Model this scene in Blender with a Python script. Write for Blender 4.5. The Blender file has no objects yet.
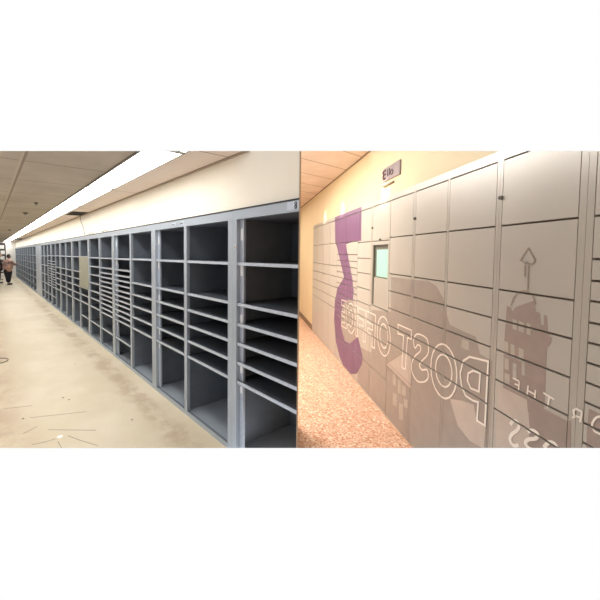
import bpy, bmesh, math, random
from mathutils import Vector, Matrix
random.seed(4)
SC = bpy.context.scene
COL = SC.collection
H = 1.6                                   # eye height in metres

# ------------------------------------------------------------------ helpers
def link(o, parent=None):
    COL.objects.link(o)
    if parent is not None:
        o.parent = parent
    return o

class MB:
    """collects simple solids into one mesh, in wall coordinates:
    u = along the wall away from the viewer, d = into the wall, z = up"""
    def __init__(s):
        s.bm = bmesh.new()
    def box(s, u0, u1, d0, d1, z0, z1, bev=0):
        vs = [s.bm.verts.new((u, -d, z)) for u in (u0, u1) for d in (d0, d1) for z in (z0, z1)]
        idx = [(0, 1, 3, 2), (4, 6, 7, 5), (0, 4, 5, 1), (2, 3, 7, 6), (0, 2, 6, 4), (1, 5, 7, 3)]
        fs = [s.bm.faces.new([vs[i] for i in f]) for f in idx]
        bmesh.ops.recalc_face_normals(s.bm, faces=fs)
        if bev:
            es = list({e for f in fs for e in f.edges})
            bmesh.ops.bevel(s.bm, geom=es, offset=bev, segments=1, affect='EDGES')
        return s
    def cyl(s, p, q, r, n=12, r2=None):
        p = Vector((p[0], -p[1], p[2])); q = Vector((q[0], -q[1], q[2]))
        ax = (q - p); L = ax.length
        rot = Vector((0, 0, 1)).rotation_difference(ax.normalized()).to_matrix().to_4x4()
        bmesh.ops.create_cone(s.bm, cap_ends=True, segments=n, radius1=r, radius2=r if r2 is None else r2,
                              depth=L, matrix=Matrix.Translation((p + q) / 2) @ rot)
        return s
    def tube(s, pts, r, n=6):
        pts = [Vector((a, -b, c)) for a, b, c in pts]
        rings = []
        for i, p in enumerate(pts):
            t = (pts[min(i + 1, len(pts) - 1)] - pts[max(i - 1, 0)]).normalized()
            a = t.orthogonal().normalized() if i == 0 else (rings[-1][1] - t * rings[-1][1].dot(t)).normalized()
            b = t.cross(a)
            rings.append(([s.bm.verts.new(p + a * r * math.cos(k * 2 * math.pi / n) + b * r * math.sin(k * 2 * math.pi / n)) for k in range(n)], a))
        for (r0, _), (r1, _) in zip(rings, rings[1:]):
            for k in range(n):
                s.bm.faces.new((r0[k], r0[(k + 1) % n], r1[(k + 1) % n], r1[k]))
        s.bm.faces.new(rings[0][0][::-1]); s.bm.faces.new(rings[-1][0])
        return s
    def build(s, name, mat, parent=None, smooth=False):
        me = bpy.data.meshes.new(name)
        bmesh.ops.recalc_face_normals(s.bm, faces=s.bm.faces)
        s.bm.to_mesh(me); s.bm.free()
        for m in (mat if isinstance(mat, list) else [mat]):
            me.materials.append(m)
        if smooth:
            for p in me.polygons: p.use_smooth = True
        return link(bpy.data.objects.new(name, me), parent)

def tag(o, label=None, cat=None, group=None, kind=None):
    for k, v in (('label', label), ('category', cat), ('group', group), ('kind', kind)):
        if v: o[k] = v
    return o

def empty(name, M, u=0, d=0, z=0, rz=0):
    o = bpy.data.objects.new(name, None); link(o)
    o.empty_display_size = .1
    o.matrix_world = M @ Matrix.Translation((u, -d, z)) @ Matrix.Rotation(rz, 4, 'Z')
    return o

def struct(name, mb, mat, M, label=None):
    o = mb.build(name, mat); o.matrix_world = M
    return tag(o, label, None, None, 'structure')

# ------------------------------------------------------------------ materials
def mat(name, rgb, rough=.5, metal=0., var=0., scale=6., bump=0., emit=0., spec=None):
    m = bpy.data.materials.new(name); m.use_nodes = True
    nt = m.node_tree; b = nt.nodes['Principled BSDF']
    b.inputs['Base Color'].default_value = (*rgb, 1)
    b.inputs['Roughness'].default_value = rough
    b.inputs['Metallic'].default_value = metal
    if spec is not None: b.inputs['Specular IOR Level'].default_value = spec
    if emit:
        b.inputs['Emission Color'].default_value = (*rgb, 1)
        b.inputs['Emission Strength'].default_value = emit
    tc = nt.nodes.new('ShaderNodeTexCoord')
    if var or bump:
        n = nt.nodes.new('ShaderNodeTexNoise'); n.inputs['Scale'].default_value = scale
        n.inputs['Detail'].default_value = 5
        nt.links.new(tc.outputs['Object'], n.inputs['Vector'])
        if var:
            r = nt.nodes.new('ShaderNodeValToRGB')
            r.color_ramp.elements[0].position = .3; r.color_ramp.elements[1].position = .7
            r.color_ramp.elements[0].color = (*[c * (1 - var) for c in rgb], 1)
            r.color_ramp.elements[1].color = (*[min(1, c * (1 + var)) for c in rgb], 1)
            nt.links.new(n.outputs['Fac'], r.inputs['Fac'])
            nt.links.new(r.outputs['Color'], b.inputs['Base Color'])
        if bump:
            bp = nt.nodes.new('ShaderNodeBump'); bp.inputs['Strength'].default_value = bump
            bp.inputs['Distance'].default_value = .01
            nt.links.new(n.outputs['Fac'], bp.inputs['Height'])
            nt.links.new(bp.outputs['Normal'], b.inputs['Normal'])
    return m

class NT:
    """small helper around a node tree"""
    def __init__(s, m):
        s.t = m.node_tree; s.b = s.t.nodes['Principled BSDF']
        s.tc = s.t.nodes.new('ShaderNodeTexCoord')
        s.sep = s.t.nodes.new('ShaderNodeSeparateXYZ'); s.t.links.new(s.tc.outputs['Object'], s.sep.inputs[0])
    def put(s, sock, v):
        if isinstance(v, (int, float)): sock.default_value = v
        elif isinstance(v, tuple): sock.default_value = v
        else: s.t.links.new(v, sock)
    def math(s, op, a, b=0., c=None, clamp=False):
        n = s.t.nodes.new('ShaderNodeMath'); n.operation = op; n.use_clamp = clamp
        s.put(n.inputs[0], a); s.put(n.inputs[1], b)
        if c is not None: s.put(n.inputs[2], c)
        return n.outputs[0]
    def noise(s, scale, detail=4, rough=.5, vec=None, dist=0):
        n = s.t.nodes.new('ShaderNodeTexNoise'); n.inputs['Scale'].default_value = scale
        n.inputs['Detail'].default_value = detail; n.inputs['Roughness'].default_value = rough
        n.inputs['Distortion'].default_value = dist
        s.t.links.new(vec or s.tc.outputs['Object'], n.inputs['Vector'])
        return n.outputs['Fac']
    def ramp(s, v, lo, hi):
        n = s.t.nodes.new('ShaderNodeMapRange'); n.clamp = True; n.interpolation_type = 'SMOOTHSTEP'
        s.put(n.inputs[0], v); n.inputs[1].default_value = lo; n.inputs[2].default_value = hi
        return n.outputs[0]
    def mix(s, f, a, b):
        n = s.t.nodes.new('ShaderNodeMix'); n.data_type = 'RGBA'
        s.put(n.inputs[0], f)
        s.put(n.inputs[6], (*a, 1) if isinstance(a, tuple) and len(a) == 3 else a)
        s.put(n.inputs[7], (*b, 1) if isinstance(b, tuple) and len(b) == 3 else b)
        return n.outputs[2]
    def out(s, c): s.put(s.b.inputs['Base Color'], c)
    def line(s, v, period, offset, w):
        """1 on a line of width w repeating every period"""
        f = s.math('FRACT', s.math('DIVIDE', s.math('ADD', v, -offset + 1000 * period), period))
        return s.math('LESS_THAN', f, w / period)

def floor_concrete():
    m = mat('cream_concrete', (.6, .5, .37), .55); n = NT(m)
    a = n.ramp(n.noise(1.1, 6, .6), .35, .68)
    c = n.mix(a, (.65, .565, .41), (.73, .65, .505))
    # scuffed strip running beside the lockers (object y = distance from the lockers, into the room)
    dd = n.math('ADD', n.sep.outputs[1], n.math('MULTIPLY', n.math('SUBTRACT', n.noise(3, 4), .5), .35))
    band = n.math('SUBTRACT', n.ramp(dd, .10, .2), n.ramp(dd, .28, .42))
    band = n.math('MULTIPLY', band, n.math('MULTIPLY', n.ramp(n.noise(2.6, 6, .7), .38, .6), .7))
    c = n.mix(band, c, (.46, .34, .22))
    # worn brown stain out in the room
    st = n.math('MULTIPLY', n.ramp(n.sep.outputs[1], 1.05, 1.7), n.ramp(n.noise(2.2, 6, .7), .30, .62))
    c = n.mix(n.math('MULTIPLY', st, .75), c, (.40, .25, .15))
    sp = n.ramp(n.noise(26, 2, .5), .72, .78)
    c = n.mix(n.math('MULTIPLY', sp, .35), c, (.3, .22, .14))
    n.out(c); return m

def terrazzo():
    m = mat('orange_terrazzo', (.7, .4, .25), .32); n = NT(m)
    v = n.t.nodes.new('ShaderNodeTexVoronoi'); v.inputs['Scale'].default_value = 75
    n.t.links.new(n.tc.outputs['Object'], v.inputs['Vector'])
    sp = n.t.nodes.new('ShaderNodeSeparateColor'); n.t.links.new(v.outputs['Color'], sp.inputs[0])
    c = n.mix(n.ramp(sp.outputs[0], .2, .8), (.64, .34, .205), (.77, .50, .35))
    c = n.mix(n.math('GREATER_THAN', sp.outputs[1], .86), c, (.90, .74, .58))
    c = n.mix(n.math('LESS_THAN', sp.outputs[2], .12), c, (.52, .22, .11))
    n.out(c); return m

def ceil_tiles_a():
    m = mat('ceiling_tiles_grey', (.4, .35, .28), .9); n = NT(m)
    u, y = n.sep.outputs[0], n.sep.outputs[1]
    c = n.mix(n.ramp(n.noise(1.3, 5, .6), .3, .7), (.47, .425, .355), (.57, .52, .445))
    # the tiles between light strip and wall are paler and pinker
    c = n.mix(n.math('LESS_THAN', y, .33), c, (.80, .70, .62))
    l = n.math('MAXIMUM', n.line(u, .83, .19, .018), n.line(y, 1.2, .115, .020))
    l = n.math('MULTIPLY', l, n.math('GREATER_THAN', y, .33))
    c = n.mix(n.math('MULTIPLY', l, .8), c, (.26, .21, .16))
    c = n.mix(n.math('MULTIPLY', n.line(y, 1.2, .136, .018), n.math('GREATER_THAN', y, .33)), c, (.56, .50, .42))
    c = n.mix(n.math('MULTIPLY', n.line(u, 1.9, .0, .012), n.math('LESS_THAN', y, .33)), c, (.3, .25, .22))
    n.out(c); return m

def ceil_tiles_b():
    m = mat('ceiling_tiles_pink', (.7, .5, .4), .9); n = NT(m)
    w = n.math('ADD', n.sep.outputs[0], n.math('MULTIPLY', n.sep.outputs[1], .9))
    l = n.line(w, .62, 1.355, .026)
    c = n.mix(n.ramp(n.noise(3, 4), .3, .7), (.70, .58, .48), (.78, .66, .56))
    c = n.mix(n.math('MULTIPLY', l, .85), c, (.36, .24, .16))
    n.out(c); return m

MAT = dict(
    conc=floor_concrete(), terr=terrazzo(), ceilA=ceil_tiles_a(), ceilB=ceil_tiles_b(),
    wallA=mat('cream_paint', (.90, .85, .74), .7, var=.03, scale=2),
    white=mat('white_paint', (.86, .84, .80), .7, var=.02, scale=2),
    yellow=mat('yellow_paint', (.74, .62, .40), .6, var=.03, scale=2),
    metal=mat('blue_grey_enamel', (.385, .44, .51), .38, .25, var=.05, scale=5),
    inner=mat('shaded_shelf_sheet', (.085, .098, .12), .45, .25, var=.10, scale=7),  # shelf metal darkened, the shade inside the cells put into its colour
    side=mat('half_shaded_side_sheet', (.20, .235, .285), .42, .25, var=.08, scale=7),  # same metal, part of the cell shade put into its colour
    tanplate=mat('grey_green_cover_plate', (.33, .33, .27), .5, .1, var=.05),
    rail=mat('pale_galvanised_rail', (.50, .565, .66), .35, .3, var=.08, scale=30),
    tagw=mat('white_tag', (.82, .84, .86), .5),
    dark=mat('black_plastic', (.012, .012, .014), .4),
    ink=mat('black_ink', (.03, .03, .035), .6),
    hole=mat('dark_void', (.012, .010, .008), .95),
    scratch=mat('dark_scuff', (.13, .10, .07), .8),
    scuff=mat('brown_scuff', (.25, .19, .13), .8),
    chalk=mat('white_plaster_spot', (.9, .88, .85), .8),
    alu=mat('white_enamel_frame', (.80, .80, .78), .4),
    lamp=mat('lit_diffuser', (1, .985, .95), .5, emit=12),
    door=mat('warm_grey_enamel', (.475, .452, .408), .36, .12, var=.025, scale=3),
    bodyB=mat('shadow_brown_frame', (.15, .11, .085), .6),
    stile=mat('warm_grey_frame', (.45, .427, .385), .34, .15, var=.03, scale=4),
    purple=mat('purple_vinyl', (.165, .08, .172), .38, var=.10, scale=5),
    line=mat('white_vinyl', (.86, .80, .72), .4),
    dusk=mat('mauve_grey_print', (.335, .298, .265), .38, .1, var=.05, scale=9),
    tower=mat('mauve_brown_print', (.335, .275, .245), .38, .1, var=.07, scale=14),
    pale=mat('pale_grey_print', (.53, .465, .41), .38, .1, var=.05, scale=12),
    win=mat('sage_grey_print', (.46, .43, .375), .38, .1, var=.1, scale=30),
    faint=mat('faint_brown_print', (.33, .27, .22), .4, .1),
    screen=mat('green_screen', (.26, .48, .38), .7, emit=.6),
    bezel=mat('grey_bezel', (.20, .20, .17), .35, .3),
    signg=mat('grey_sign_plate', (.30, .24, .24), .5, var=.1, scale=20),
    plum=mat('dark_plum_ink', (.10, .045, .07), .5),
    base=mat('brown_rubber_base', (.22, .15, .09), .6),
    trim=mat('grey_brown_wall_angle', (.36, .29, .22), .6),
    edge=mat('tan_partition_panel', (.44, .32, .21), .6),
    skin=mat('skin', (.48, .28, .19), .55), hair=mat('dark_hair', (.02, .014, .010), .5),
    blouse=mat('mottled_pink_blouse', (.34, .22, .20), .8, var=.55, scale=18),
    black=mat('black_cloth', (.012, .012, .016), .85), navy=mat('dark_jacket', (.035, .03, .035), .85),
    paper=mat('white_paper', (.82, .82, .80), .7), board=mat('dark_brown_board', (.05, .035, .03), .6),
)

# ------------------------------------------------------------------ the two walls' frames
def frame(origin, direction):
    dx, dy = direction
    return Matrix(((dx, -dy, 0, origin[0]), (dy, dx, 0, origin[1]), (0, 0, 1, 0), (0, 0, 0, 1)))
FA = frame((.13648, 2.62444), (-.56291, .82652))      # lockers seen from the sorting side
FB = frame((1.64264, 2.62444), (.10238, .99475))      # lockers seen from the customers' corridor
HA, HB = 2.35, 2.74                                    # ceiling heights
DEP = .66                                              # locker depth
END_A = 23.8
TOPA, TOPB = 1.93, 2.15

# divider: the partition between the rooms leaves the left room's locker row at DIV_P
DIV_P = Vector((.5396, 2.0257, 0)); DIV_D = Vector((88, 330, 0)).normalized()

# ------------------------------------------------------------------ left room
struct('floor_left_room', MB().box(-2.5, END_A + .1, -4.2, .02, -.05, 0), MAT['conc'], FA)
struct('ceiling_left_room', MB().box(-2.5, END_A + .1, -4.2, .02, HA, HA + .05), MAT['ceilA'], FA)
struct('wall_center', MB().box(-2.5, END_A + .1, .012, DEP, TOPA, HA + .05), MAT['wallA'], FA)
struct('wall_left', MB().box(-2.5, END_A + .1, -4.3, -4.2, -.05, HA + .05), MAT['wallA'], FA)
struct('wall_back', MB().box(END_A, END_A + .1, -4.2, DEP, -.05, HA), MAT['white'], FA)
struct('trim_1', MB().box(-2.5, END_A, -.012, .012, TOPA - .004, TOPA + .004), MAT['ink'], FA)
struct('trim_2', MB().box(-2.5, END_A, -.012, .012, HA - .012, HA), MAT['trim'], FA)

PITCH, U0 = .7425, -.045
bound = lambda i: U0 + PITCH * i
s_ = .982
PA = [.60, .755, .91, 1.065, 1.225, 1.545]
PBn = [.32, .60, .68, .76, .84, .91, .985, 1.06, 1.14, 1.215, 1.29, 1.375, 1.54]
PC = [.32, .61, .77, .91, 1.065, 1.22, 1.375, 1.54]
PD = [.32, .61, .76, .91, 1.55]
PE = [.31, .61, .91, 1.21, 1.52]
patt = {-1: PA, 0: PA, 1: PA, 2: PA, 3: PBn, 4: PBn, 5: PC, 6: PD, 7: PA, 8: PA, 9: PA, 10: PA, 11: PBn, 12: PBn, 13: PE, 14: PE}

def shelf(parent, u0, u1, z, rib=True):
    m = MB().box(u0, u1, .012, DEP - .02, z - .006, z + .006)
    o = m.build('shelf', MAT['inner'], parent)  # dark plate and pale lip paint the shade and lit edge of one shelf
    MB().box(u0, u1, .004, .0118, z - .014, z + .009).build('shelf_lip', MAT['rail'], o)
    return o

def openings_unit(M, ua, cols, name_label, wide_at_start=True, jamb=False, lock=True):
    """one cabinet of open pigeonholes: cols = [(width, rows, cover or None)]"""
    root = empty('open_locker_unit', M, ua)
    L = sum(c[0] for c in cols) - .002
    zt = 1.888 * s_
    ws = .055 if wide_at_start else .028
    f = MB()                                            # outer carcass: sill, header, sides, back
    f.box(0, L, .001, .03, 0, .036)
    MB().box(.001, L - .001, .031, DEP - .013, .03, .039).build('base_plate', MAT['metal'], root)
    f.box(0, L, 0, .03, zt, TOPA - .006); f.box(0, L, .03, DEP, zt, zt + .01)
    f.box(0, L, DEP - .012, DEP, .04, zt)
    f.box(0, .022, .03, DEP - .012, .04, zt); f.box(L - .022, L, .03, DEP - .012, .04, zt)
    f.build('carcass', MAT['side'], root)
    h = MB().box(0, L, -.006, 0, zt, TOPA - .006); h.build('header', MAT['metal'], root)
    h = MB().box(0, L, -.006, .001, 0, .042).build('kick_sill', MAT['metal'], root)
    u = 0
    for k, (w, rows, cover) in enumerate(cols):
        l = ws if k == 0 else .026
        r = ws if k == len(cols) - 1 else .026
        ue = L if k == len(cols) - 1 else u + w + .026
        if k == 0: MB().box(u, u + l, -.004, .03, .042, zt).build('stile', MAT['metal'], root)
        st = MB().box(u + w - r, ue, -.004, .03, .042, zt); st.build('stile', MAT['metal'], root)
        if k: MB().box(u - .004, u + .011, .032, DEP - .02, .042, zt).build('partition', MAT['side'], root)
        a, b = u + l, u + w - r
        a2, b2 = (u + .022 if k == 0 else u + .011), (L - .022 if k == len(cols) - 1 else u + w - .004)
        for z in rows:
            shelf(root, a2, b2, z * s_)
        if cover:
            MB().box(u + .012, u + w - .012, -.012, .003, cover[0] * s_, cover[1] * s_, .002).build('cover_plate', MAT['tanplate'], root)
        if jamb and k == len(cols) - 1:                  # perforated rail on the far side panel
            rl = MB().box(b - .045, b, .03, .05, .045, zt)
            rail = rl.build('hinge_rail', MAT['rail'], root)
            for z0, z1 in ((zt - .16, zt - .07), (1.42, 1.50), (1.02, 1.12), (.66, .72), (.50, .55)):
                MB().box(b - .035, b - .008, .0275, .03, z0, z1).build('label_strip', MAT['tagw'], rail)
        u += w
    if lock:
        for uu in (L - .042,):
            MB().cyl((uu, -.014, 1.645), (uu, -.003, 1.645), .013, 14).build('lock', MAT['alu'], root)
            MB().box(uu - .0035, uu + .0035, -.016, -.0135, 1.637, 1.653).build('keyhole', MAT['ink'], root.children[-1] if False else [c for c in root.children if c.name.startswith('lock')][0])
    return root

GA = 'open-backed parcel locker units down the left room'
names = {
 -1: 'open grey locker unit nearest the viewer, cut off at the photo split',
 0: 'open grey locker unit with two wide bays, white marks on its header',
 2: 'open grey locker unit with one wide-shelf bay beside one tightly shelved bay',
 4: 'open grey locker unit, third of those with tight shelves, beside the bay with a cover plate',
 6: 'open grey locker unit with the blank greenish cover plate in its near bay',
 8: 'open grey locker unit just beyond the one with the blank cover plate',
 10: 'open grey locker unit where wide shelves give way to the far narrow slots',
 12: 'open grey locker unit with narrow slots, second before the plain filler panel',
 14: 'open grey single-bay locker unit right before the plain filler panel',
}
names[4] = 'open grey locker unit between the tight-slot bay and the cover-plate unit'
def bay(i): return (PITCH, patt[i], (.91, 1.55) if i == 6 else None)
rootsA = {}
rootsA[-1] = openings_unit(FA, bound(-1), [bay(-1)], names[-1], jamb=True)
for i in range(0, 14, 2):
    rootsA[i] = openings_unit(FA, bound(i), [bay(i), bay(i + 1)], names[i], jamb=(i < 4), lock=(i < 8))
rootsA[14] = openings_unit(FA, bound(14), [bay(14)], names[14], lock=False)
for i, r in rootsA.items():
    tag(r, names[i], 'locker', GA)
# the number plate on the nearest header, and the marks further on
def plate(root, u, z, w, h, glyph):
    p = MB().box(u, u + w, -.009, -.0055, z, z + h).build('number_label', MAT['rail'], root)
    g = MB(); c = u + w * .32; zc = z + h / 2; k = h * .20
    if glyph == '8':
        for dz in (-k, k):
            pts = [(c + math.cos(a) * k * .8, -.0095, zc + dz + math.sin(a) * k) for a in [j * math.pi / 4 for j in range(9)]]
            g.tube(pts, .0035, 4)
    else:
        for j in range(3): g.box(c + j * .02, c + j * .02 + .011, -.0105, -.009, zc - .006, zc + .006)
    g.build('number', MAT['ink'], p)
plate(rootsA[-1], .065, 1.868, .105, .05, '8')
plate(rootsA[0], .93, 1.868, .07, .035, 'marks'); plate(rootsA[0], .76, 1.868, .05, .035, 'marks')

# plain filler and the far run
ua = bound(15)
r = empty('filler_cabinet', FA, ua)
MB().box(.004, 1.5, .004, DEP, 0, TOPA - .006, .003).build('body', MAT['metal'], r)
MB().box(.05, 1.45, -.006, .004, .06, 1.85, .002).build('door', MAT['rail'], r)
MB().box(.10, .13, -.014, -.006, 1.0, 1.1).build('handle', MAT['alu'], [c for c in r.children if c.name == 'door'][0])
tag(r, 'plain pale grey filler cabinet standing between the two runs of open lockers', 'cabinet')
far = (END_A - (ua + 1.51)) / 10
fn = ['open locker unit right behind the plain filler cabinet', 'open locker unit second behind the filler cabinet',
      'open locker unit in the middle of the far run', 'open locker unit beside the reaching hand of the person in pink',
      'open locker unit at the end wall, farthest of all']
for k in range(5):
    r = openings_unit(FA, ua + 1.51 + 2 * k * far, [(far, PE, None), (far, PC if k % 2 else PE, None)], '', wide_at_start=False, lock=False)
    tag(r, fn[k], 'locker', 'open-backed locker units in the far run')

# light strip: fixtures end to end
fx = 1.665
k = 0; u = 1.74 - 2 * fx
while u < END_A - .3:
    r = empty('ceiling_light', FA, u, -.51, HA)
    L = min(fx, END_A - u)
    fr = MB()
    fr.box(0, L, -.151, -.139, -.02, 0); fr.box(0, L, .139, .151, -.02, 0)
    fr.box(0, .024, -.139, .139, -.018, 0); fr.box(L - .024, L, -.139, .139, -.018, 0)
    fr.build('frame', MAT['bezel'], r)
    MB().box(.024, L - .024, -.139, .139, -.012, -.002).build('diffuser', MAT['lamp'], r)
    tag(r, {1: 'lit ceiling strip light nearest the viewer, cut by the photo top', 2: 'lit ceiling strip light right before the dark ceiling hole'}.get(k, 'lit white strip light in the long row running down the left ceiling'),
        'ceiling light', 'strip lights in one line on the left ceiling')
    u += fx; k += 1

# gap in the ceiling with a loose cable
r = empty('ceiling_hole', FA, 4.62, -.13, HA)
MB().box(-.33, .33, -.16, .12, -.004, -.001).build('opening', MAT['hole'], r)
MB().box(-.34, .34, .12, .13, -.012, 0).build('rim', MAT['edge'], r)
tag(r, 'dark opening where a ceiling tile is missing above the lockers', 'opening')
r = empty('ceiling_hole', FA, 18.7, -.12, HA)
MB().box(-.9, .9, -.16, .12, -.004, -.001).build('opening', MAT['hole'], r)
tag(r, 'small dark ceiling opening far down near the end wall', 'opening')
cb = MB().tube([(4.5, -.12, HA), (4.52, -.11, 2.28), (4.6, -.08, 2.2), (4.62, -.04, 2.1), (4.56, -.03, 2.0), (4.58, -.02, 1.94)], .005)
tag(cb.build('loose_cable', MAT['ink']), 'thin cable dangling from the ceiling opening to the locker top', 'cable').matrix_world = FA
for uu, L, nm in ((4.0, .5, 'black wire scrap lying on the locker header below the ceiling opening'), (3.2, .35, 'short wire scrap lying on the header nearer than the dangling cable')):
    pts = [(uu + L * t, -.001 + .004 * math.sin(9 * t), TOPA + .012 + .02 * abs(math.sin(5 * t))) for t in [j / 9 for j in range(10)]]
    tag(MB().tube(pts, .004).build('wire_scrap', MAT['ink']), nm, 'wire').matrix_world = FA
for n_, (uu, dd, rr) in enumerate(((5.03, -.973, .045), (3.52, -.962, .028), (10.57, -.963, .05))):
    o = empty('sprinkler_head', FA, uu, dd, HA)
    MB().cyl((0, 0, -.012), (0, 0, 0), rr, 16).build('escutcheon', MAT['ink'], o)
    MB().cyl((0, 0, -.04), (0, 0, -.012), rr * .35, 10).build('nozzle', MAT['bezel'], o)
    tag(o, ['dark sprinkler head, largest of the ceiling dots on the left', 'small dark sprinkler head nearest on the left ceiling', 'dark sprinkler head far down the left ceiling'][n_], 'sprinkler')

# scratches, spots, cable loop on the floor
def ribbon(pts, w, z=.0012):
    m = MB()
    for (a, b), (c, d) in zip(pts, pts[1:]):
        t = Vector((c - a, d - b)); nrm = Vector((-t.y, t.x)).normalized() * w / 2
        q = [(a + nrm.x, b + nrm.y), (c + nrm.x, d + nrm.y), (c - nrm.x, d - nrm.y), (a - nrm.x, b - nrm.y)]
        lo = [m.bm.verts.new((x, -y, .0002)) for x, y in q]; hi = [m.bm.verts.new((x, -y, z)) for x, y in q]
        m.bm.faces.new(hi); m.bm.faces.new(lo[::-1])
        for i in range(4): m.bm.faces.new((lo[i], lo[(i + 1) % 4], hi[(i + 1) % 4], hi[i]))
    return m
scr = [[(1.491, -1.288), (1.40, -1.05), (1.311, -.808)], [(1.152, -1.176), (.897, -.82)], [(.969, -1.322), (.95, -1.23), (.953, -1.141)],
       [(.945, -1.047), (.80, -.97), (.644, -.871)], [(.894, -1.135), (.767, -1.126)], [(1.203, -1.369), (1.266, -1.252)], [(1.851, -1.488), (1.765, -1.243)]]
sn = ['longest dark scratch across the floor, upper of the bunch', 'straight dark scratch just above the white spot', 'curved scratch left of the white floor spot',
      'dark scratch running right from the white floor spot', 'short scratch right below the white floor spot', 'short faint scratch left below the longest one', 'faint scratch high at the left, above the others']
for p, nm in zip(scr, sn):
    tag(ribbon(p, .0045).build('floor_scratch', MAT['scuff']), nm, 'scratch', 'scratches on the left room floor').matrix_world = FA
def disc(u, d, r, sx=1):
    m = MB(); n = 14
    pts = [(u + math.cos(a) * r * sx * random.uniform(.8, 1.15), -(d + math.sin(a) * r * random.uniform(.8, 1.15))) for a in [j * 2 * math.pi / n for j in range(n)]]
    lo = [m.bm.verts.new((x, y, .0002)) for x, y in pts]; hi = [m.bm.verts.new((x, y, .0016)) for x, y in pts]
    m.bm.faces.new(hi); m.bm.faces.new(lo[::-1])
    for i in range(n): m.bm.faces.new((lo[i], lo[(i + 1) % n], hi[(i + 1) % n], hi[i]))
    return m
tag(disc(.967, -1.107, .024, 1.2).build('plaster_spot', MAT['chalk']), 'white plaster spot on the floor among the scratches', 'spot').matrix_world = FA
for (u, d), nm in zip([(1.788, -.939), (1.698, -.894), (2.898, -.583), (.896, -.483), (1.507, -1.345)],
                      ['small brown spot, left of a close pair on the floor', 'small brown spot, right of a close pair on the floor', 'brown spot farthest up the left floor',
                       'brown spot on the floor nearest the lockers', 'dark spot at the left end of the longest scratch']):
    tag(disc(u, d, .010).build('floor_spot', MAT['scratch']), nm, 'spot', 'small spots on the left room floor').matrix_world = FA
pts = []
for j in range(19):
    a = -2.4 + j * 4.9 / 18
    pts.append((3.65 + .14 * math.sin(a) , -1.52 + .15 * math.cos(a), .006))
tag(MB().tube(pts, .005).build('cable_loop', MAT['ink']), 'black cable loop lying on the floor at the left edge', 'cable').matrix_world = FA

# ------------------------------------------------------------------ divider between the rooms
dv = bmesh.new()
a = DIV_P; b = DIV_P + DIV_D * .98; nl = Vector((-DIV_D.y, DIV_D.x, 0)) * .009
q = [a, b, b + nl, a + nl]
lo = [dv.verts.new((v.x, v.y, 0)) for v in q]; hi = [dv.verts.new((v.x, v.y, HA + .05)) for v in q]
dv.faces.new(lo[::-1]); dv.faces.new(hi)
for i in range(4): dv.faces.new((lo[i], lo[(i + 1) % 4], hi[(i + 1) % 4], hi[i]))
m_ = MB(); m_.bm.free(); m_.bm = dv
struct('wall_divider', m_, MAT['edge'], Matrix.Identity(4))

# ------------------------------------------------------------------ right room
struct('wall_partition', MB().box(-.40, END_A + .1, DEP + .003, DEP + .05, 0, HB), MAT['wallA'], FA)
struct('ceiling_unseen', MB().box(-4, 3, -1.35, 3, HB, HB + .05), MAT['white'], Matrix.Identity(4))  # unseen shell round the viewer, added to block the white world light
struct('floor_unseen', MB().box(-4, 3, -1.35, 3, -.05, 0), MAT['terr'], Matrix.Identity(4))
struct('wall_unseen', MB().box(-4, 3, 3, 3.1, -.05, HB + .05), MAT['white'], Matrix.Identity(4))
ENDB = 4.17
struct('floor_right_room', MB().box(-2.2, 7.2, -6.5, .10, -.05, 0), MAT['terr'], FB)
struct('ceiling_right_room', MB().box(-2.2, 7.2, -6.5, .10, HB, HB + .05), MAT['ceilB'], FB)
struct('wall_end', MB().box(7.2, 7.3, -6.5, .10, 0, HB), MAT['yellow'], FB)
wr = MB().box(-2.2, ENDB + .001, .012, .10, TOPB, HB); wr.box(ENDB + .001, 7.2, .012, .10, 0, HB)
struct('wall_right', wr, MAT['yellow'], FB)
struct('baseboard_right', MB().box(ENDB, 7.2, 0, .012, 0, .10), MAT['base'], FB)
struct('trim_3', MB().box(-2.2, 7.2, 0, .012, HB - .012, HB), MAT['base'], FB)

BP, B0 = .4535, -1.278
bb = lambda i: B0 + BP * i - (.013 if i == 0 else 0)
k_ = 1.013
RA = [.735, .895, 1.058, 1.222, 1.383, 1.722]
RB = [.35, .66, .74, .82, .90, .985, 1.065, 1.145, 1.225, 1.305, 1.39, 1.47, 1.555, 1.722]
RC = [.35, .68, .84, 1.0, 1.17, 1.345, 1.515, 1.70]
RK = [.35, .69, .84, 1.02, 1.70]                          # kiosk column
colB = {-1: RB, 0: RA, 1: RA, 2: RA, 3: RA, 4: RK, 5: RC, 6: RB, 7: RB, 8: RA, 9: RA, 10: RA, 11: RA}
stileB = {0: .060, 1: .040, 2: .022, 3: .036, 4: .008, 5: .030, 6: .012, 7: .022, 8: .012, 9: .022, 10: .012, 11: .022, 12: .012, -1: .022}
DT = 2.067 * k_
PANELS = []                                                # front faces the mural is printed on

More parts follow.
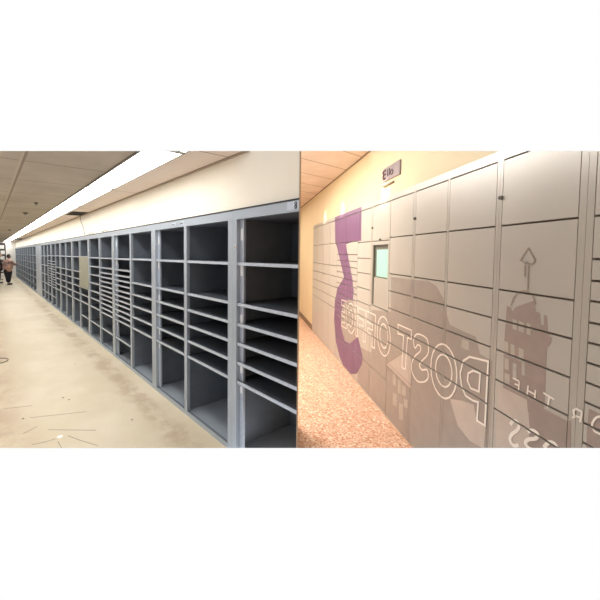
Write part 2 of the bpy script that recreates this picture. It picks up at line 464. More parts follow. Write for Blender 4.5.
def front_unit(i0, n, label, lock_at=()):
    ua, ub = bb(i0), bb(i0 + n)
    root = empty('parcel_locker_unit', FB, ua)
    MB().box(0, ub - ua - .0015, .016, .40, 0, TOPB).build('body', MAT['bodyB'], root)
    fr = MB().box(0, ub - ua - .0015, 0, .016, DT + .004, TOPB); PANELS.append((ua, ub, DT + .004, TOPB))
    fr.box(0, ub - ua - .0015, .004, .016, 0, .018)
    for j in range(n + 1):
        w = stileB[i0 + j]; u = bb(i0 + j) - ua
        lo_, hi_ = (u - w / 2 if j else u), (u + w / 2 if j < n else u)
        if j == 0: hi_ = u + w / 2
        if j == n: hi_ = u - .0015
        fr.box(lo_, hi_, 0, .016, .018, DT + .004); PANELS.append((ua + lo_, ua + hi_, .018, DT + .004))
    fr.build('frame', MAT['stile'], root)
    for j in range(n):
        i = i0 + j
        l, r = bb(i) + stileB[i] / 2 + .0035, bb(i + 1) - stileB[i + 1] / 2 - .0035
        zs = [.022] + [z * k_ for z in colB[i]] + [DT]
        for a_, b_ in zip(zs, zs[1:]):
            z0, z1 = a_ + .005, b_ - .005
            if i == 4 and z1 > 1.5 and z1 < 1.75:
                kiosk(root, l - ua, r - ua, z0, z1); continue
            PANELS.append((l, r, z0, z1))
            MB().box(l - ua, r - ua, 0, .016, z0, z1).build('door', MAT['door'], root)
    for (u, z) in lock_at:
        lk = MB().cyl((u - ua, -.012, z), (u - ua, 0, z), .011, 14).build('lock', MAT['bezel'], root)
        MB().box(u - ua - .003, u - ua + .003, -.0145, -.0115, z - .007, z + .007).build('keyhole', MAT['ink'], lk)
    return tag(root, label, 'locker', 'parcel locker units along the right-hand corridor wall')

def kiosk(root, l, r, z0, z1):
    p = MB()                                               # panel with a window opening
    a, b, zb, zt = l + .03, r - .018, 1.34, z1 - .035
    p.box(l, r, 0, .016, zt, z1); p.box(l, r, 0, .016, z0, zb - .30)
    p.box(l, a, 0, .016, zb - .30, zt); p.box(b, r, 0, .016, zb - .30, zt)
    pn = p.build('kiosk_panel', MAT['door'], root)
    MB().box(a, b, .004, .016, zb - .30, zb).build('keypad_plate', MAT['stile'], pn)
    MB().box(a, b, .013, .0155, zb, zt).build('recess', MAT['bezel'], pn)
    MB().box(b - .030, b, -.004, .013, zb - .29, zt).build('bezel', MAT['bezel'], pn)
    MB().box(a, b, -.004, .004, zt - .012, zt).build('hood', MAT['ink'], pn)
    MB().box(a + .004, b - .10, .004, .012, zb + .015, zt - .05).build('screen', MAT['screen'], pn)

front_unit(-1, 1, 'beige locker unit of many narrow doors at the right edge of the photo')
front_unit(0, 1, 'beige locker unit with the widest doors, printed with a spired tower', [(-.840, 1.895)])
front_unit(1, 2, 'beige locker unit crossed by the outlined letters P and O', [(.066, 1.877)])
front_unit(3, 2, 'beige locker unit holding the green screen', [(.757, 1.735), (.972, 1.867)])
front_unit(5, 2, 'beige locker unit just left of the green screen, under letters F F')
front_unit(7, 2, 'beige locker unit carrying the purple figure stem')
front_unit(9, 3, 'beige locker unit farthest down the corridor, next to the yellow wall')

sg = empty('wall_sign', FB, .555, .012, 2.37)
MB().box(-.185, .175, -.014, 0, -.065, .065, .002).build('plate', MAT['signg'], sg)
g = MB()
for z in (-.038, 0, .038): g.tube([(.155, -.016, z), (.11, -.016, z)], .009, 5)
g.tube([(.155, -.016, .042), (.165, -.016, .02), (.150, -.016, 0), (.165, -.016, -.02), (.155, -.016, -.042)], .009, 5)
g.build('letter', MAT['plum'], sg)
for u, hh in ((.06, .04), (.02, .04)):
    MB().tube([(u, -.016, hh), (u, -.016, -.03)], .005, 5).build('letter', MAT['plum'], sg)
MB().tube([(-.03 + .028 * math.cos(a), -.016, -.008 + .024 * math.sin(a)) for a in [j * math.pi / 5 for j in range(11)]] , .005, 5).build('letter', MAT['plum'], sg)
tag(sg, 'small grey wall sign with dark lettering above the lockers', 'sign')
st = MB().box(.50, .73, -.004, .0115, 2.255, 2.272, .001).build('label_holder', MAT['base']); st.matrix_world = FB
tag(st, 'thin dark strip on the yellow wall under the grey sign', 'strip')

# ------------------------------------------------------------------ the mural printed over the locker fronts
OUT = {'P':[[(-0.793,0.987),(-0.707,0.975),(-0.638,0.964),(-0.582,0.921),(-0.557,0.833),(-0.574,0.758),(-0.615,0.712),(-0.685,0.712),(-0.727,0.722),(-0.723,0.609),(-0.788,0.613)],[(-0.734,0.898),(-0.675,0.891),(-0.632,0.86),(-0.628,0.812),(-0.659,0.777),(-0.73,0.786)]],'O':[[(-0.525,0.804),(-0.522,0.754),(-0.509,0.706),(-0.486,0.663),(-0.454,0.628),(-0.416,0.604),(-0.374,0.595),(-0.331,0.6),(-0.291,0.621),(-0.258,0.657),(-0.235,0.705),(-0.225,0.759),(-0.229,0.816),(-0.246,0.87),(-0.275,0.915),(-0.312,0.947),(-0.353,0.965),(-0.396,0.968),(-0.436,0.956),(-0.471,0.932),(-0.499,0.896),(-0.517,0.852)],[(-0.475,0.8),(-0.473,0.769),(-0.464,0.74),(-0.449,0.714),(-0.429,0.694),(-0.404,0.68),(-0.377,0.675),(-0.351,0.679),(-0.326,0.692),(-0.306,0.713),(-0.293,0.74),(-0.287,0.772),(-0.289,0.805),(-0.299,0.836),(-0.317,0.863),(-0.339,0.882),(-0.365,0.894),(-0.392,0.897),(-0.418,0.891),(-0.44,0.876),(-0.458,0.855),(-0.47,0.829)]],'S':[[(0.037,0.875),(0.034,0.894),(0.025,0.913),(0.013,0.93),(-0.0,0.942),(-0.017,0.951),(-0.04,0.957),(-0.076,0.96),(-0.118,0.96),(-0.152,0.954),(-0.17,0.941),(-0.179,0.922),(-0.184,0.902),(-0.188,0.881),(-0.187,0.859),(-0.177,0.834),(-0.15,0.805),(-0.114,0.774),(-0.086,0.748),(-0.073,0.731),(-0.068,0.719),(-0.069,0.71),(-0.077,0.701),(-0.092,0.695),(-0.11,0.693),(-0.132,0.702),(-0.157,0.715),(-0.176,0.719),(-0.188,0.706),(-0.195,0.684),(-0.193,0.662),(-0.18,0.643),(-0.159,0.624),(-0.133,0.608),(-0.103,0.594),(-0.068,0.582),(-0.035,0.579),(-0.003,0.588),(0.026,0.605),(0.047,0.625),(0.055,0.649),(0.055,0.676),(0.048,0.703),(0.035,0.728),(0.016,0.752),(-0.004,0.774),(-0.027,0.794),(-0.052,0.811),(-0.07,0.827),(-0.078,0.842),(-0.079,0.855),(-0.075,0.865),(-0.063,0.87),(-0.046,0.872),(-0.03,0.869),(-0.017,0.856),(-0.005,0.838),(0.007,0.83),(0.02,0.838),(0.031,0.856)]],'T':[[(0.319,0.956),(0.071,0.96),(0.072,0.886),(0.138,0.883),(0.159,0.602),(0.222,0.597),(0.207,0.881),(0.27,0.88),(0.313,0.873)]],'O2':[[(0.464,0.78),(0.467,0.728),(0.481,0.679),(0.506,0.637),(0.54,0.605),(0.58,0.585),(0.625,0.581),(0.67,0.592),(0.711,0.619),(0.745,0.659),(0.768,0.71),(0.778,0.766),(0.775,0.823),(0.758,0.876),(0.729,0.919),(0.691,0.949),(0.647,0.964),(0.603,0.964),(0.56,0.948),(0.522,0.919),(0.493,0.879),(0.473,0.832)],[(0.524,0.779),(0.525,0.747),(0.534,0.716),(0.549,0.69),(0.569,0.671),(0.594,0.659),(0.62,0.657),(0.646,0.665),(0.67,0.682),(0.69,0.706),(0.703,0.737),(0.709,0.771),(0.707,0.806),(0.698,0.838),(0.681,0.864),(0.659,0.883),(0.634,0.893),(0.608,0.893),(0.582,0.884),(0.559,0.866),(0.541,0.841),(0.529,0.812)]],'F':[[(1.092,0.942),(0.829,0.94),(0.84,0.585),(0.913,0.582),(0.906,0.705),(1.047,0.709),(1.047,0.76),(0.906,0.763),(0.904,0.823),(1.076,0.825)]],'F2':[[(1.362,0.933),(1.126,0.936),(1.114,0.575),(1.188,0.574),(1.185,0.687),(1.322,0.687),(1.325,0.737),(1.189,0.739),(1.187,0.815),(1.347,0.814)]],'I':[[(1.465,0.947),(1.399,0.947),(1.383,0.572),(1.442,0.574)]],'C':[[(1.788,0.862),(1.744,0.915),(1.641,0.943),(1.54,0.916),(1.478,0.788),(1.503,0.637),(1.597,0.556),(1.735,0.563),(1.787,0.632),(1.698,0.658),(1.642,0.631),(1.577,0.691),(1.571,0.782),(1.616,0.858),(1.677,0.848),(1.711,0.802)]],'E':[[(1.864,0.939),(1.832,0.567),(2.058,0.558),(2.062,0.615),(1.904,0.627),(1.914,0.709),(2.043,0.705),(2.047,0.764),(1.923,0.773),(1.928,0.853),(2.077,0.857),(2.082,0.928)]]}
STR = {'T_small':[[(-1.143,0.957),(-1.197,0.95)],[(-1.173,0.953),(-1.167,0.897)]],'H_small':[[(-1.061,0.958),(-1.056,0.906)],[(-1.102,0.953),(-1.099,0.906)],[(-1.058,0.933),(-1.101,0.93)]],'E_small':[[(-1.008,0.958),(-1.006,0.907)],[(-1.008,0.958),(-0.968,0.959)],[(-1.007,0.935),(-0.981,0.934)],[(-1.006,0.907),(-0.968,0.908)]],'R_small':[[(-1.319,0.953),(-1.313,0.908)],[(-1.319,0.953),(-1.295,0.955),(-1.283,0.941),(-1.288,0.924),(-1.315,0.927)],[(-1.298,0.925),(-1.28,0.91)]],'C_small':[[(-1.394,0.972),(-1.391,0.97),(-1.386,0.968),(-1.381,0.965),(-1.377,0.961),(-1.373,0.957),(-1.37,0.952),(-1.367,0.947),(-1.365,0.942),(-1.363,0.936),(-1.361,0.93),(-1.36,0.924),(-1.36,0.918),(-1.361,0.913),(-1.364,0.908),(-1.367,0.904),(-1.37,0.901),(-1.374,0.9),(-1.378,0.9),(-1.383,0.901),(-1.387,0.901),(-1.39,0.901),(-1.394,0.9),(-1.396,0.899),(-1.398,0.899)]],'S_big':[[(-0.966,0.713),(-0.968,0.718),(-0.972,0.726),(-0.976,0.734),(-0.98,0.74),(-0.985,0.744),(-0.991,0.747),(-0.997,0.749),(-1.002,0.75),(-1.007,0.749),(-1.011,0.747),(-1.015,0.744),(-1.017,0.74),(-1.018,0.735),(-1.018,0.728),(-1.016,0.72),(-1.012,0.712),(-1.005,0.702),(-0.995,0.691),(-0.986,0.68),(-0.978,0.67),(-0.973,0.66),(-0.969,0.651),(-0.967,0.642),(-0.967,0.635),(-0.97,0.628),(-0.975,0.622),(-0.982,0.618),(-0.989,0.617),(-0.997,0.62),(-1.007,0.627),(-1.016,0.634),(-1.022,0.639)]],'S_big2':[[(-1.071,0.732),(-1.074,0.736),(-1.079,0.741),(-1.084,0.747),(-1.089,0.751),(-1.094,0.754),(-1.1,0.756),(-1.106,0.757),(-1.111,0.757),(-1.116,0.756),(-1.12,0.755),(-1.124,0.753),(-1.125,0.749),(-1.124,0.744),(-1.122,0.737),(-1.118,0.73),(-1.112,0.723),(-1.104,0.717),(-1.094,0.711),(-1.083,0.704),(-1.075,0.698),(-1.069,0.691),(-1.064,0.683),(-1.061,0.676),(-1.06,0.67),(-1.062,0.666),(-1.067,0.663),(-1.074,0.661),(-1.08,0.66),(-1.086,0.66),(-1.094,0.661),(-1.1,0.662),(-1.105,0.663)]],'O_big':[[(-1.158,0.707),(-1.162,0.714),(-1.167,0.723),(-1.173,0.733),(-1.178,0.741),(-1.183,0.746),(-1.188,0.75),(-1.193,0.753),(-1.198,0.755),(-1.203,0.756),(-1.207,0.756),(-1.211,0.755),(-1.215,0.753),(-1.218,0.749),(-1.221,0.743),(-1.223,0.738),(-1.225,0.734)]],'spire_outline':[[(-1.024,1.559),(-1.016,1.546),(-0.983,1.563),(-1.025,1.622),(-1.066,1.564),(-1.053,1.545),(-1.028,1.547)],[(-1.009,1.541),(-1.012,1.482)],[(-1.03,1.542),(-1.033,1.42)],[(-0.936,1.327),(-0.95,1.37),(-0.985,1.405),(-1.026,1.415),(-1.061,1.395),(-1.082,1.355)]],'roof_outline':[[(0.553,0.507),(0.06,0.47)],[(0.51,0.542),(0.045,0.506)],[(0.53,0.496),(0.058,0.441)],[(0.197,0.735),(0.531,0.525)]]}
POL = {'ribbon':[(2.526,2.164),(1.335,2.149),(1.324,1.743),(1.631,1.741),(1.936,1.714),(1.621,1.266),(1.564,1.117),(1.584,0.986),(1.769,0.973),(1.969,0.902),(2.094,0.739),(2.055,0.515),(1.889,0.387),(1.67,0.412),(1.476,0.516),(1.358,0.576),(1.256,0.46),(1.183,0.375),(1.211,0.288),(1.387,0.109),(1.645,0.01),(1.902,0.008),(2.113,0.081),(2.35,0.263),(2.463,0.578),(2.435,0.863),(2.309,1.069),(1.982,1.256),(2.348,1.667),(2.477,1.758)],'dusk':[(0.956,0.979),(0.473,1.043),(0.492,1.373),(0.079,1.379),(-0.146,1.389),(-0.252,1.362),(-0.342,1.287),(-0.394,1.171),(-0.431,1.117),(-0.555,1.106),(-0.684,1.1),(-0.722,1.009),(-0.818,0.999),(-0.814,0.365),(-0.252,-0.015),(0.897,-0.008)],'dusk3':[(1.769,0.969),(1.573,1.001),(1.386,0.573),(1.476,0.516),(1.67,0.416),(1.889,0.391),(2.045,0.518),(2.085,0.74),(1.959,0.899)],'dusk2':[(1.379,0.461),(0.928,0.512),(0.897,-0.008),(1.35,-0.014)],'tower':[(-0.904,1.242),(-0.907,1.322),(-0.933,1.316),(-0.941,1.296),(-0.965,1.326),(-1.068,1.372),(-1.081,1.321),(-1.103,1.32),(-1.111,1.27),(-1.126,1.265),(-1.124,1.315),(-1.139,1.313),(-1.148,1.233),(-1.169,1.22),(-1.165,1.192),(-1.147,1.168),(-1.149,0.928),(-1.146,0.884),(-1.256,0.884),(-1.273,0.893),(-1.284,0.683),(-1.072,0.54),(-1.069,0.827),(-0.959,0.836),(-0.906,0.834),(-0.898,1.107)],'steps':[(-0.875,0.881),(-1.054,0.885),(-1.077,0.767),(-1.072,0.54),(-0.872,0.405),(-0.869,0.74)],'roof_light':[(0.554,0.517),(0.197,0.735),(0.075,0.73),(0.06,0.474)],'dome_light':[(-0.036,1.285),(-0.119,1.372),(-0.213,1.388),(-0.303,1.339),(-0.355,1.261),(-0.363,1.116),(-0.013,1.162)],'far_block':[(-1.342,0.978),(-1.383,0.978),(-1.513,0.982),(-1.522,0.809),(-1.343,0.724),(-1.339,0.886)],'low_light':[(-0.458,0.622),(-0.579,0.664),(-0.689,0.689),(-0.719,0.601),(-0.793,0.609),(-0.784,0.475),(-0.666,0.454),(-0.549,0.486)]}
WIN = [[(-0.897,1.133),(-0.927,1.132),(-0.93,1.069),(-0.9,1.07)],[(-0.943,1.13),(-0.969,1.129),(-0.972,1.063),(-0.947,1.063)],[(-0.994,1.124),(-1.024,1.122),(-1.027,1.059),(-0.997,1.059)],[(-0.908,1.045),(-0.935,1.045),(-0.938,0.988),(-0.911,0.987)],[(-0.961,1.036),(-0.986,1.037),(-0.99,0.961),(-0.965,0.96)],[(-1.015,1.074),(-1.032,1.074),(-1.037,0.996),(-1.019,0.995)],[(-0.949,1.262),(-0.974,1.258),(-0.977,1.208),(-0.952,1.21)],[(-0.987,1.259),(-1.017,1.255),(-1.02,1.206),(-0.989,1.209)],[(-1.034,1.259),(-1.057,1.256),(-1.06,1.203),(-1.037,1.205)],[(-0.912,0.966),(-0.945,0.968),(-0.948,0.916),(-0.915,0.914)],[(0.398,0.485),(0.336,0.497),(0.33,0.388),(0.391,0.374)],[(0.295,0.468),(0.238,0.479),(0.231,0.357),(0.288,0.343)],[(0.217,0.445),(0.145,0.46),(0.14,0.375),(0.212,0.358)],[(0.387,0.3),(0.306,0.32),(0.3,0.212),(0.38,0.189)],[(0.264,0.262),(0.189,0.282),(0.181,0.144),(0.255,0.12)],[(0.174,0.339),(0.104,0.356),(0.1,0.289),(0.17,0.27)],[(-0.558,1.055),(-0.624,1.055),(-0.627,1.0),(-0.561,0.998)]]

MUR = empty('printed_mural', FB, 0)
tag(MUR, 'mirrored post office mural with purple numeral, outlined letters and tower over the locker doors', 'mural')
def clip_rect(bm, u0, u1, z0, z1):
    for co_, no_ in (((u0, 0, 0), (-1, 0, 0)), ((u1, 0, 0), (1, 0, 0)), ((0, 0, z0), (0, 0, -1)), ((0, 0, z1), (0, 0, 1))):
        g_ = bm.verts[:] + bm.edges[:] + bm.faces[:]
        if not g_: return
        bmesh.ops.bisect_plane(bm, geom=g_, dist=1e-6, plane_co=co_, plane_no=no_, clear_outer=True)
def decal(name, polys, lift, m, label=None):
    """polys: list of outlines [(u,z)...]; cut at every door and frame edge, .8 mm thick"""
    out = bmesh.new()
    for poly in polys:
        us = [p[0] for p in poly]; zs = [p[1] for p in poly]
        src = bmesh.new(); vs = [src.verts.new((u, -0.0, z)) for u, z in poly]
        f = src.faces.new(vs); f.normal_update()
        if len(vs) > 4: bmesh.ops.triangulate(src, faces=[f])
        tmp = bpy.data.meshes.new('t'); src.to_mesh(tmp); src.free()
        for (u0, u1, z0, z1) in PANELS:
            if u1 < min(us) or u0 > max(us) or z1 < min(zs) or z0 > max(zs): continue
            bm = bmesh.new(); bm.from_mesh(tmp); clip_rect(bm, u0, u1, z0, z1)
            if bm.faces:
                bmesh.ops.translate(bm, verts=bm.verts, vec=(0, lift, 0))
                r_ = bmesh.ops.extrude_face_region(bm, geom=bm.faces[:])
                bmesh.ops.translate(bm, verts=[v for v in r_['geom'] if isinstance(v, bmesh.types.BMVert)], vec=(0, -.0004, 0))
                bmesh.ops.recalc_face_normals(bm, faces=bm.faces)
                t2 = bpy.data.meshes.new('t2'); bm.to_mesh(t2); out.from_mesh(t2); bpy.data.meshes.remove(t2)
            bm.free()
        bpy.data.meshes.remove(tmp)
    mb_ = MB(); mb_.bm.free(); mb_.bm = out
    o = mb_.build(name, m, MUR)
    if label: o['label'] = label
    return o
def stroke(pts, w, closed=False):
    """mitred strip of quads along an outline"""
    P_ = [Vector(q) for q in pts]
    P_ = [q for k, q in enumerate(P_) if k == 0 or (q - P_[k - 1]).length > 1e-4]
    if closed and (P_[0] - P_[-1]).length < 1e-4: P_.pop()
    N = len(P_); L_, R_l = [], []
    for k, q in enumerate(P_):
        a = P_[(k - 1) % N] if (closed or k) else None
        b = P_[(k + 1) % N] if (closed or k < N - 1) else None
        t1 = (q - a).normalized() if a is not None else (b - q).normalized()
        t2 = (b - q).normalized() if b is not None else t1
        n1, n2 = Vector((-t1.y, t1.x)), Vector((-t2.y, t2.x))
        m = n1 + n2
        m = m.normalized() if m.length > 1e-3 else n1
        s_l = w / 2 / max(.45, m.dot(n1))
        L_.append(q + m * s_l); R_l.append(q - m * s_l)
    return [[tuple(L_[k]), tuple(L_[(k + 1) % N]), tuple(R_l[(k + 1) % N]), tuple(R_l[k])] for k in range(N if closed else N - 1)]
LF = .0008
for nm, key, mt, lab in (('shade_print', 'dusk', 'dusk', 'mauve-grey printed band'), ('shade_print', 'dusk2', 'dusk', 'mauve-grey printed patch'), ('shade_print', 'dusk3', 'dusk', 'grey oval inside the numeral'), ('tower_print', 'tower', 'tower', 'mauve tower silhouette'),
                    ('steps_print', 'steps', 'pale', 'paler printed steps'), ('block_print', 'far_block', 'tower', 'mauve building block')):
    decal(nm, [POL[key]], LF * (1.5 if key == 'steps' else 1), MAT[mt], lab)
for nm, key, mt, lab in (('roof_print', 'roof_light', 'pale', 'pale roof'), ('street_print', 'low_light', 'pale', 'pale street patch')):
    decal(nm, [POL[key]], LF * 2, MAT[mt], lab)
for w_ in WIN: decal('window_print', [w_], LF * 2, MAT['win'], 'paler printed window')
decal('numeral', [POL['ribbon']], LF * 3, MAT['purple'], 'purple mirrored numeral')
for k in ('P', 'O', 'S', 'T', 'O2', 'F', 'F2', 'I', 'C', 'E'):
    w = .0125
    decal('letter', [s for q in OUT[k] for s in stroke(q, w, True)], LF * 4, MAT['line'], 'white outlined letter ' + k[0])
for k, v in STR.items():
    if k in ('spire_outline', 'roof_outline'):
        decal('spire_print' if k[0] == 's' else 'eaves_print', [s for q in v for s in stroke(q, .006)], LF * 4, MAT['faint'], 'thin brown outline')
    else:
        decal('letter', [s for q in v for s in stroke(q, .017 if 'big' in k else .008)], LF * 4, MAT['line'], 'solid white letter ' + k[0])

# ------------------------------------------------------------------ far end of the left room
def skin_figure(name, verts, edges, radii, m, parent, sub=2, root=0):
    me = bpy.data.meshes.new(name); me.from_pydata(verts, edges, []); me.materials.append(m)
    o = link(bpy.data.objects.new(name, me), parent)
    sk = o.modifiers.new('skin', 'SKIN')
    for i, rr in enumerate(radii):
        sv = me.skin_vertices[0].data[i]
        sv.radius = rr if isinstance(rr, tuple) else (rr, rr)
        sv.use_root = (i == root)
    ss = o.modifiers.new('sub', 'SUBSURF'); ss.levels = sub; ss.render_levels = sub
    return o

def ball(name, c, r, m, parent, seg=16):
    mb = MB(); bmesh.ops.create_uvsphere(mb.bm, u_segments=seg, v_segments=seg // 2 + 2, radius=1,
        matrix=Matrix.Translation(c) @ Matrix.Diagonal((r[0], r[1], r[2], 1)))
    return mb.build(name, m, parent, True)

def hand(parent, wrist, direction, palm_n, m, curl=.3):
    """palm with four bent fingers and a side thumb"""
    w = Vector(wrist); d = Vector(direction).normalized(); n = Vector(palm_n).normalized(); s = d.cross(n).normalized()
    V = [w - d * .01, w + d * .045, w + d * .075]; E = [(0, 1), (1, 2)]; R = [(.02, .016), (.034, .015), (.032, .013)]
    for off, L in ((-.027, .062), (-.009, .072), (.009, .068), (.027, .052)):
        i = len(V); V += [w + d * .07 + s * off, w + d * (.075 + L * .5) + s * off * 1.15 + n * L * .12 * curl * 3, w + d * (.075 + L * .85) + s * off * 1.2 + n * L * .4 * curl * 3]
        E += [(2, i), (i, i + 1), (i + 1, i + 2)]; R += [.0095, .0085, .007]
    i = len(V); V += [w + d * .03 - s * .04, w + d * .06 - s * .058 + n * .01, w + d * .085 - s * .06 + n * .02]
    E += [(1, i), (i, i + 1), (i + 1, i + 2)]; R += [.011, .010, .008]
    return V, E, R

def person(M, u, d, rz, height, top, label, reach, bulk=1., legs=None):
    """x axis of the figure = the way it faces"""
    k = height / 1.6
    root = empty('person', M, u, d, 0, rz); root.scale = (k, k, k)
    b = bulk
    V = [(0, 0, .86), (.01, 0, 1.0), (.03, 0, 1.16), (.04, 0, 1.30), (.05, 0, 1.37), (.075, 0, 1.44)]
    E = [(0, 1), (1, 2), (2, 3), (3, 4), (4, 5)]
    R = [(.15 * b, .13 * b), (.14 * b, .125 * b), (.155 * b, .13 * b), (.12 * b, .10 * b), (.055, .055), (.05, .05)]
    hands = []
    for sgn in (-1, 1):                       # arms
        sh = (.04, sgn * .16 * b, 1.29)
        el, wr = reach[0 if sgn < 0 else 1]
        i = len(V); V += [sh, el, wr]; E += [(3, i), (i, i + 1), (i + 1, i + 2)]; R += [.062, .045, .027]
        dr = (Vector(wr) - Vector(el)).normalized()
        hv, he, hr = hand(None, wr, dr, Vector((0, 0, -1)) - dr * dr.z * -1 if abs(dr.z) < .9 else Vector((0, -sgn, 0)), None)
        off = len(V); V += [tuple(v) for v in hv]; E += [(i + 2, off)] + [(a + off, c + off) for a, c in he]; R += hr
    for sgn, (fx_) in ((-1, legs[0]), (1, legs[1])):
        i = len(V)
        V += [(0, sgn * .085 * b, .80), (fx_ * .5 + .02, sgn * .09, .46), (fx_, sgn * .09, .09), (fx_ + .02, sgn * .09, .045), (fx_ + .15, sgn * .10, .035)]
        E += [(0, i), (i, i + 1), (i + 1, i + 2), (i + 2, i + 3), (i + 3, i + 4)]
        R += [.095 * b, .062, .042, .042, .035]
    body = skin_figure('body', V, E, R, MAT['skin'], root)
    # head
    hd = (.10, 0, 1.525)
    h = ball('head', hd, (.092, .074, .112), MAT['skin'], root)
    MB().cyl((.18, 0, 1.50), (.205, 0, 1.495), .014, 8, .009).build('nose', MAT['skin'], h)
    for sgn in (-1, 1):
        ball('eye', (.176, sgn * .030, 1.53), (.012, .014, .009), MAT['ink'], h, 8)
        ball('ear', (.095, sgn * .076, 1.515), (.018, .010, .028), MAT['skin'], h, 8)
    ball('mouth', (.178, 0, 1.463), (.012, .026, .007), MAT['plum'], h, 8)
    hr = MB(); bmesh.ops.create_uvsphere(hr.bm, u_segments=18, v_segments=12, radius=1, matrix=Matrix.Translation((.075, 0, 1.545)) @ Matrix.Diagonal((.105, .092, .118, 1)))
    bmesh.ops.delete(hr.bm, geom=[v for v in hr.bm.verts if v.co.x > .125 and v.co.z < 1.585], context='VERTS')
    bmesh.ops.solidify(hr.bm, geom=hr.bm.faces[:], thickness=.008)
    hr.build('hair', MAT['hair'], root, True)
    # clothes
    V = [(0, 0, .80), (0, 0, .92), (.01, 0, 1.03), (.03, 0, 1.17), (.04, 0, 1.29), (.048, 0, 1.36)]; E = [(0, 1), (1, 2), (2, 3), (3, 4), (4, 5)]
    R = [(.175 * b, .15 * b), (.18 * b, .15 * b), (.165 * b, .145 * b), (.18 * b, .15 * b), (.14 * b, .12 * b), (.07, .07)]
    for sgn in (-1, 1):
        el, wr = reach[0 if sgn < 0 else 1]
        mid = tuple(Vector(el).lerp(Vector(wr), .75))
        i = len(V); V += [(.04, sgn * .165 * b, 1.285), el, mid]; E += [(4, i), (i, i + 1), (i + 1, i + 2)]; R += [.078, .060, .045]
    skin_figure('top', V, E, R, top, root)
    V = [(0, 0, .93), (0, 0, .83)]; E = [(0, 1)]; R = [(.155 * b, .14 * b), (.165 * b, .145 * b)]
    for sgn, (fx_) in ((-1, legs[0]), (1, legs[1])):
        i = len(V)
        V += [(0, sgn * .09 * b, .76), (fx_ * .5 + .02, sgn * .095, .46), (fx_, sgn * .09, .10)]
        E += [(1, i), (i, i + 1), (i + 1, i + 2)]; R += [.118 * b, .088 * b, .068 * b]
    skin_figure('trousers', V, E, R, MAT['black'], root)
    for sgn, (fx_) in ((-1, legs[0]), (1, legs[1])):
        sh = MB().box(fx_ - .06, fx_ + .20, sgn * .095 - .045, sgn * .095 + .045, 0, .075, .02)
        for v in sh.bm.verts: v.co.y = sgn * .095 - (v.co.y + sgn * .095) * 1
        sh.build('shoe', MAT['dark'], root, True)
    return tag(root, label, 'person')

R_ = math.radians
person(FA, 17.3, -.76, R_(-62), 1.48, MAT['blouse'], 'person in a mottled pink blouse and black trousers reaching to the lockers',
       [((.26, -.20, 1.10), (.50, -.12, 1.12)), ((.24, .20, 1.07), (.46, .14, 1.03))], 1.6, (-.04, .08))
person(FA, 18.4, -1.14, R_(-80), 1.55, MAT['navy'], 'person in dark clothes partly hidden behind the one in pink',
       [((.10, -.26, 1.04), (.28, -.24, .98)), ((.10, .26, 1.04), (.28, .22, .98))], 1.1, (0, .04))

c = empty('office_chair', FA, 20.6, -1.12, 0, R_(40))
MB().box(-.22, .22, -.22, .22, .42, .50, .02).build('seat', MAT['dark'], c)
MB().box(-.20, -.15, -.2, .2, .56, .98, .015).build('backrest', MAT['dark'], c)
MB().box(-.21, -.19, -.03, .03, .40, .70).build('back_bar', MAT['dark'], c)
MB().cyl((0, 0, .08), (0, 0, .42), .025).build('post', MAT['dark'], c)
for j in range(5):
    a = j * 2 * math.pi / 5
    lg = MB().box(.0, .26, -.018, .018, .06, .09).build('leg', MAT['dark'], c); lg.rotation_euler.z = a
    MB().cyl((.25, -.012, .03), (.25, .012, .03), .03, 10).build('caster', MAT['dark'], lg)
tag(c, 'black office chair beside the person in pink at the left edge', 'chair')
b = empty('duffel_bag', FA, 14.8, -1.27, 0, 0)
MB().box(-.16, .16, -.13, .10, 0, .22, .05).build('body', MAT['dark'], b, True)
MB().tube([(-.1, 0, .2), (-.06, 0, .27), (.06, 0, .27), (.1, 0, .2)], .01).build('handle', MAT['dark'], b)
tag(b, 'small black bag on the floor at the left edge, nearer than the people', 'bag')

nb = empty('notice_board', FA, END_A, -.55, 0)
MB().box(-.04, -.002, -1.6, 0, .95, 2.25, .005).build('board', MAT['board'], nb)
for k, (d0, z0) in enumerate(((-.34, 1.86), (-.30, 1.50), (-.72, 1.86), (-.68, 1.46), (-.33, 1.14))):
    MB().box(-.048, -.041, d0, d0 + .24, z0, z0 + .24).build('paper_sheet', MAT['paper'], nb)
tag(nb, 'dark notice board with white sheets on the far end wall', 'notice board')

# ------------------------------------------------------------------ lamps: unseen fill lights, and wall washers
def area(name, M, u, d, z, sx, sy, power, col=(1, .95, .88), rx=0, ry=0):
    l = bpy.data.lights.new(name, 'AREA'); l.shape = 'RECTANGLE'; l.size = sx; l.size_y = sy; l.energy = power; l.color = col
    o = link(bpy.data.objects.new(name, l)); o.matrix_world = M @ Matrix.Translation((u, -d, z)) @ Matrix.Rotation(rx, 4, 'X') @ Matrix.Rotation(ry, 4, 'Y')
    return o
area('corridor_fill_light', FB, 1.1, -1.6, HB - .03, 1.4, .8, 138, (1, .97, .93))  # unseen area lights added to brighten the corridor
area('corridor_fill_light', FB, 2.6, -1.4, HB - .03, 1.2, .6, 42, (1, .95, .88))
area('corridor_fill_light', FB, 5.3, -1.2, HB - .03, 1.2, .6, 34, (1, .93, .82))
area('sorting_room_fill_light', FA, 8.0, -3.0, HA - .04, 10., .3, 70, (1, .97, .92))  # unseen area lights added to brighten the left room
area('sorting_room_fill_light', FA, 1.0, -2.6, HA - .04, 2.4, .3, 26, (1, .97, .92))
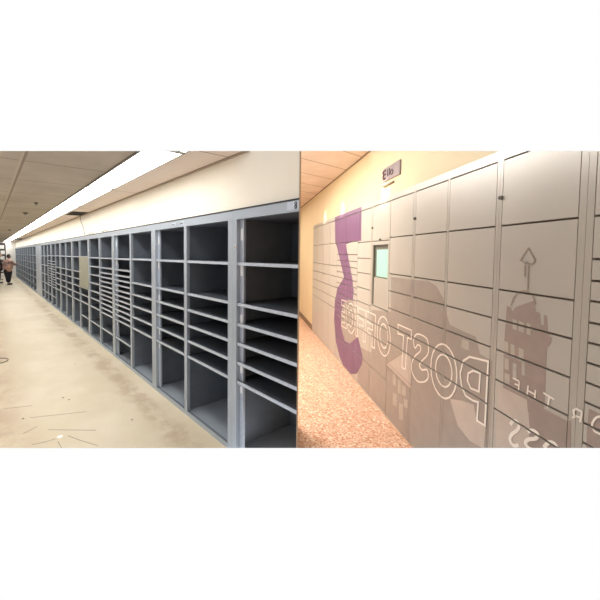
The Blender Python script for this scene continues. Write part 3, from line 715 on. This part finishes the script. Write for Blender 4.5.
for u in (3.2, 2.15, .70):                              # wall washers above the lockers
    l = bpy.data.lights.new('wall_washer', 'SPOT'); l.energy = 60; l.spot_size = R_(23); l.spot_blend = 1; l.color = (1, .92, .7); l.shadow_soft_size = .02
    o = link(bpy.data.objects.new('wall_washer', l)); o.matrix_world = FB @ Matrix.Translation((u, .36, HB - .05)) @ Matrix.Rotation(R_(-36), 4, 'X')

w = bpy.data.worlds.new('world'); SC.world = w; w.use_nodes = True
w.node_tree.nodes['Background'].inputs['Color'].default_value = (1, 1, 1, 1)
w.node_tree.nodes['Background'].inputs['Strength'].default_value = 1.0

# ------------------------------------------------------------------ camera
F, PX, PY = 330., 212., 268.3
PIT = math.atan(F / 7000.)
cam = bpy.data.cameras.new('camera'); co = link(bpy.data.objects.new('camera', cam))
cam.sensor_width = 36; cam.lens = F / 600 * 36
cam.shift_x = (300 - PX) / 600; cam.shift_y = -(300 - PY) / 600
cam.clip_start = .05
co.location = (0, 0, H); co.rotation_euler = (math.pi / 2 - PIT, 0, 0)
SC.camera = co
SC.view_settings.view_transform = 'Standard'; SC.view_settings.look = 'None'
SC.view_settings.exposure = 0; SC.view_settings.gamma = 1

# ------------------------------------------------------------------ nothing is modelled beyond what the photograph takes in:
# floors, ceilings and cabinets end where its top and bottom edges cut them
bpy.context.view_layer.update()
def sight(y):
    c_ = (PY - y) / F
    return Vector((0, c_ * math.sin(PIT) + math.cos(PIT), c_ * math.cos(PIT) - math.sin(PIT)))
eye = Vector((0, 0, H))
t_, b_ = sight(151), sight(448)
n_top = Vector((1, 0, 0)).cross(t_).normalized()         # points up
n_bot = -Vector((1, 0, 0)).cross(b_).normalized()        # points down
n_div = Vector((DIV_D.y, -DIV_D.x, 0))                   # points to the right-hand room
def trim(o, co_w, no_w):
    inv = o.matrix_world.inverted()
    ds = [(o.matrix_world @ v.co - co_w).dot(no_w) for v in o.data.vertices]
    if not ds or max(ds) <= 1e-5: return True
    if min(ds) >= -1e-5: return False
    bm = bmesh.new(); bm.from_mesh(o.data)
    r = bmesh.ops.bisect_plane(bm, geom=bm.verts[:] + bm.edges[:] + bm.faces[:], dist=1e-6, plane_co=inv @ co_w,
                               plane_no=(o.matrix_world.to_3x3().transposed() @ no_w), clear_outer=True)
    es = [e for e in r['geom_cut'] if isinstance(e, bmesh.types.BMEdge)]
    if es: bmesh.ops.holes_fill(bm, edges=es, sides=0)
    bm.to_mesh(o.data); bm.free()
    return True
def root_of(o):
    while o.parent: o = o.parent
    return o
LEFT_KEEP = ('wall_partition', 'open_locker_unit', 'wall_center', 'floor_left_room', 'ceiling_left_room', 'trim_1', 'trim_2')
RIGHT_KEEP = ('floor_right_room', 'ceiling_right_room', 'wall_right', 'wall_end', 'baseboard_right', 'trim_3')
for o in [o for o in SC.objects if o.type == 'MESH' and not o.modifiers]:
    rn = root_of(o).name.split('.')[0]
    if rn in ('ceiling_unseen', 'floor_unseen', 'wall_unseen'): continue
    ok = trim(o, eye, n_top) and trim(o, eye, n_bot)
    if ok and rn in LEFT_KEEP: ok = trim(o, eye - n_div * .010, n_div)
    if ok and rn in RIGHT_KEEP:                          # the corridor starts behind the left room's lockers
        nA = (FA.to_3x3() @ Vector((0, -1, 0)))
        ok = trim(o, FA @ Vector((0, -.021, 0)), -nA)
    if not ok: bpy.data.objects.remove(o, do_unlink=True)
for o in [o for o in SC.objects if o.type == 'EMPTY' and not o.children]:
    bpy.data.objects.remove(o, do_unlink=True)
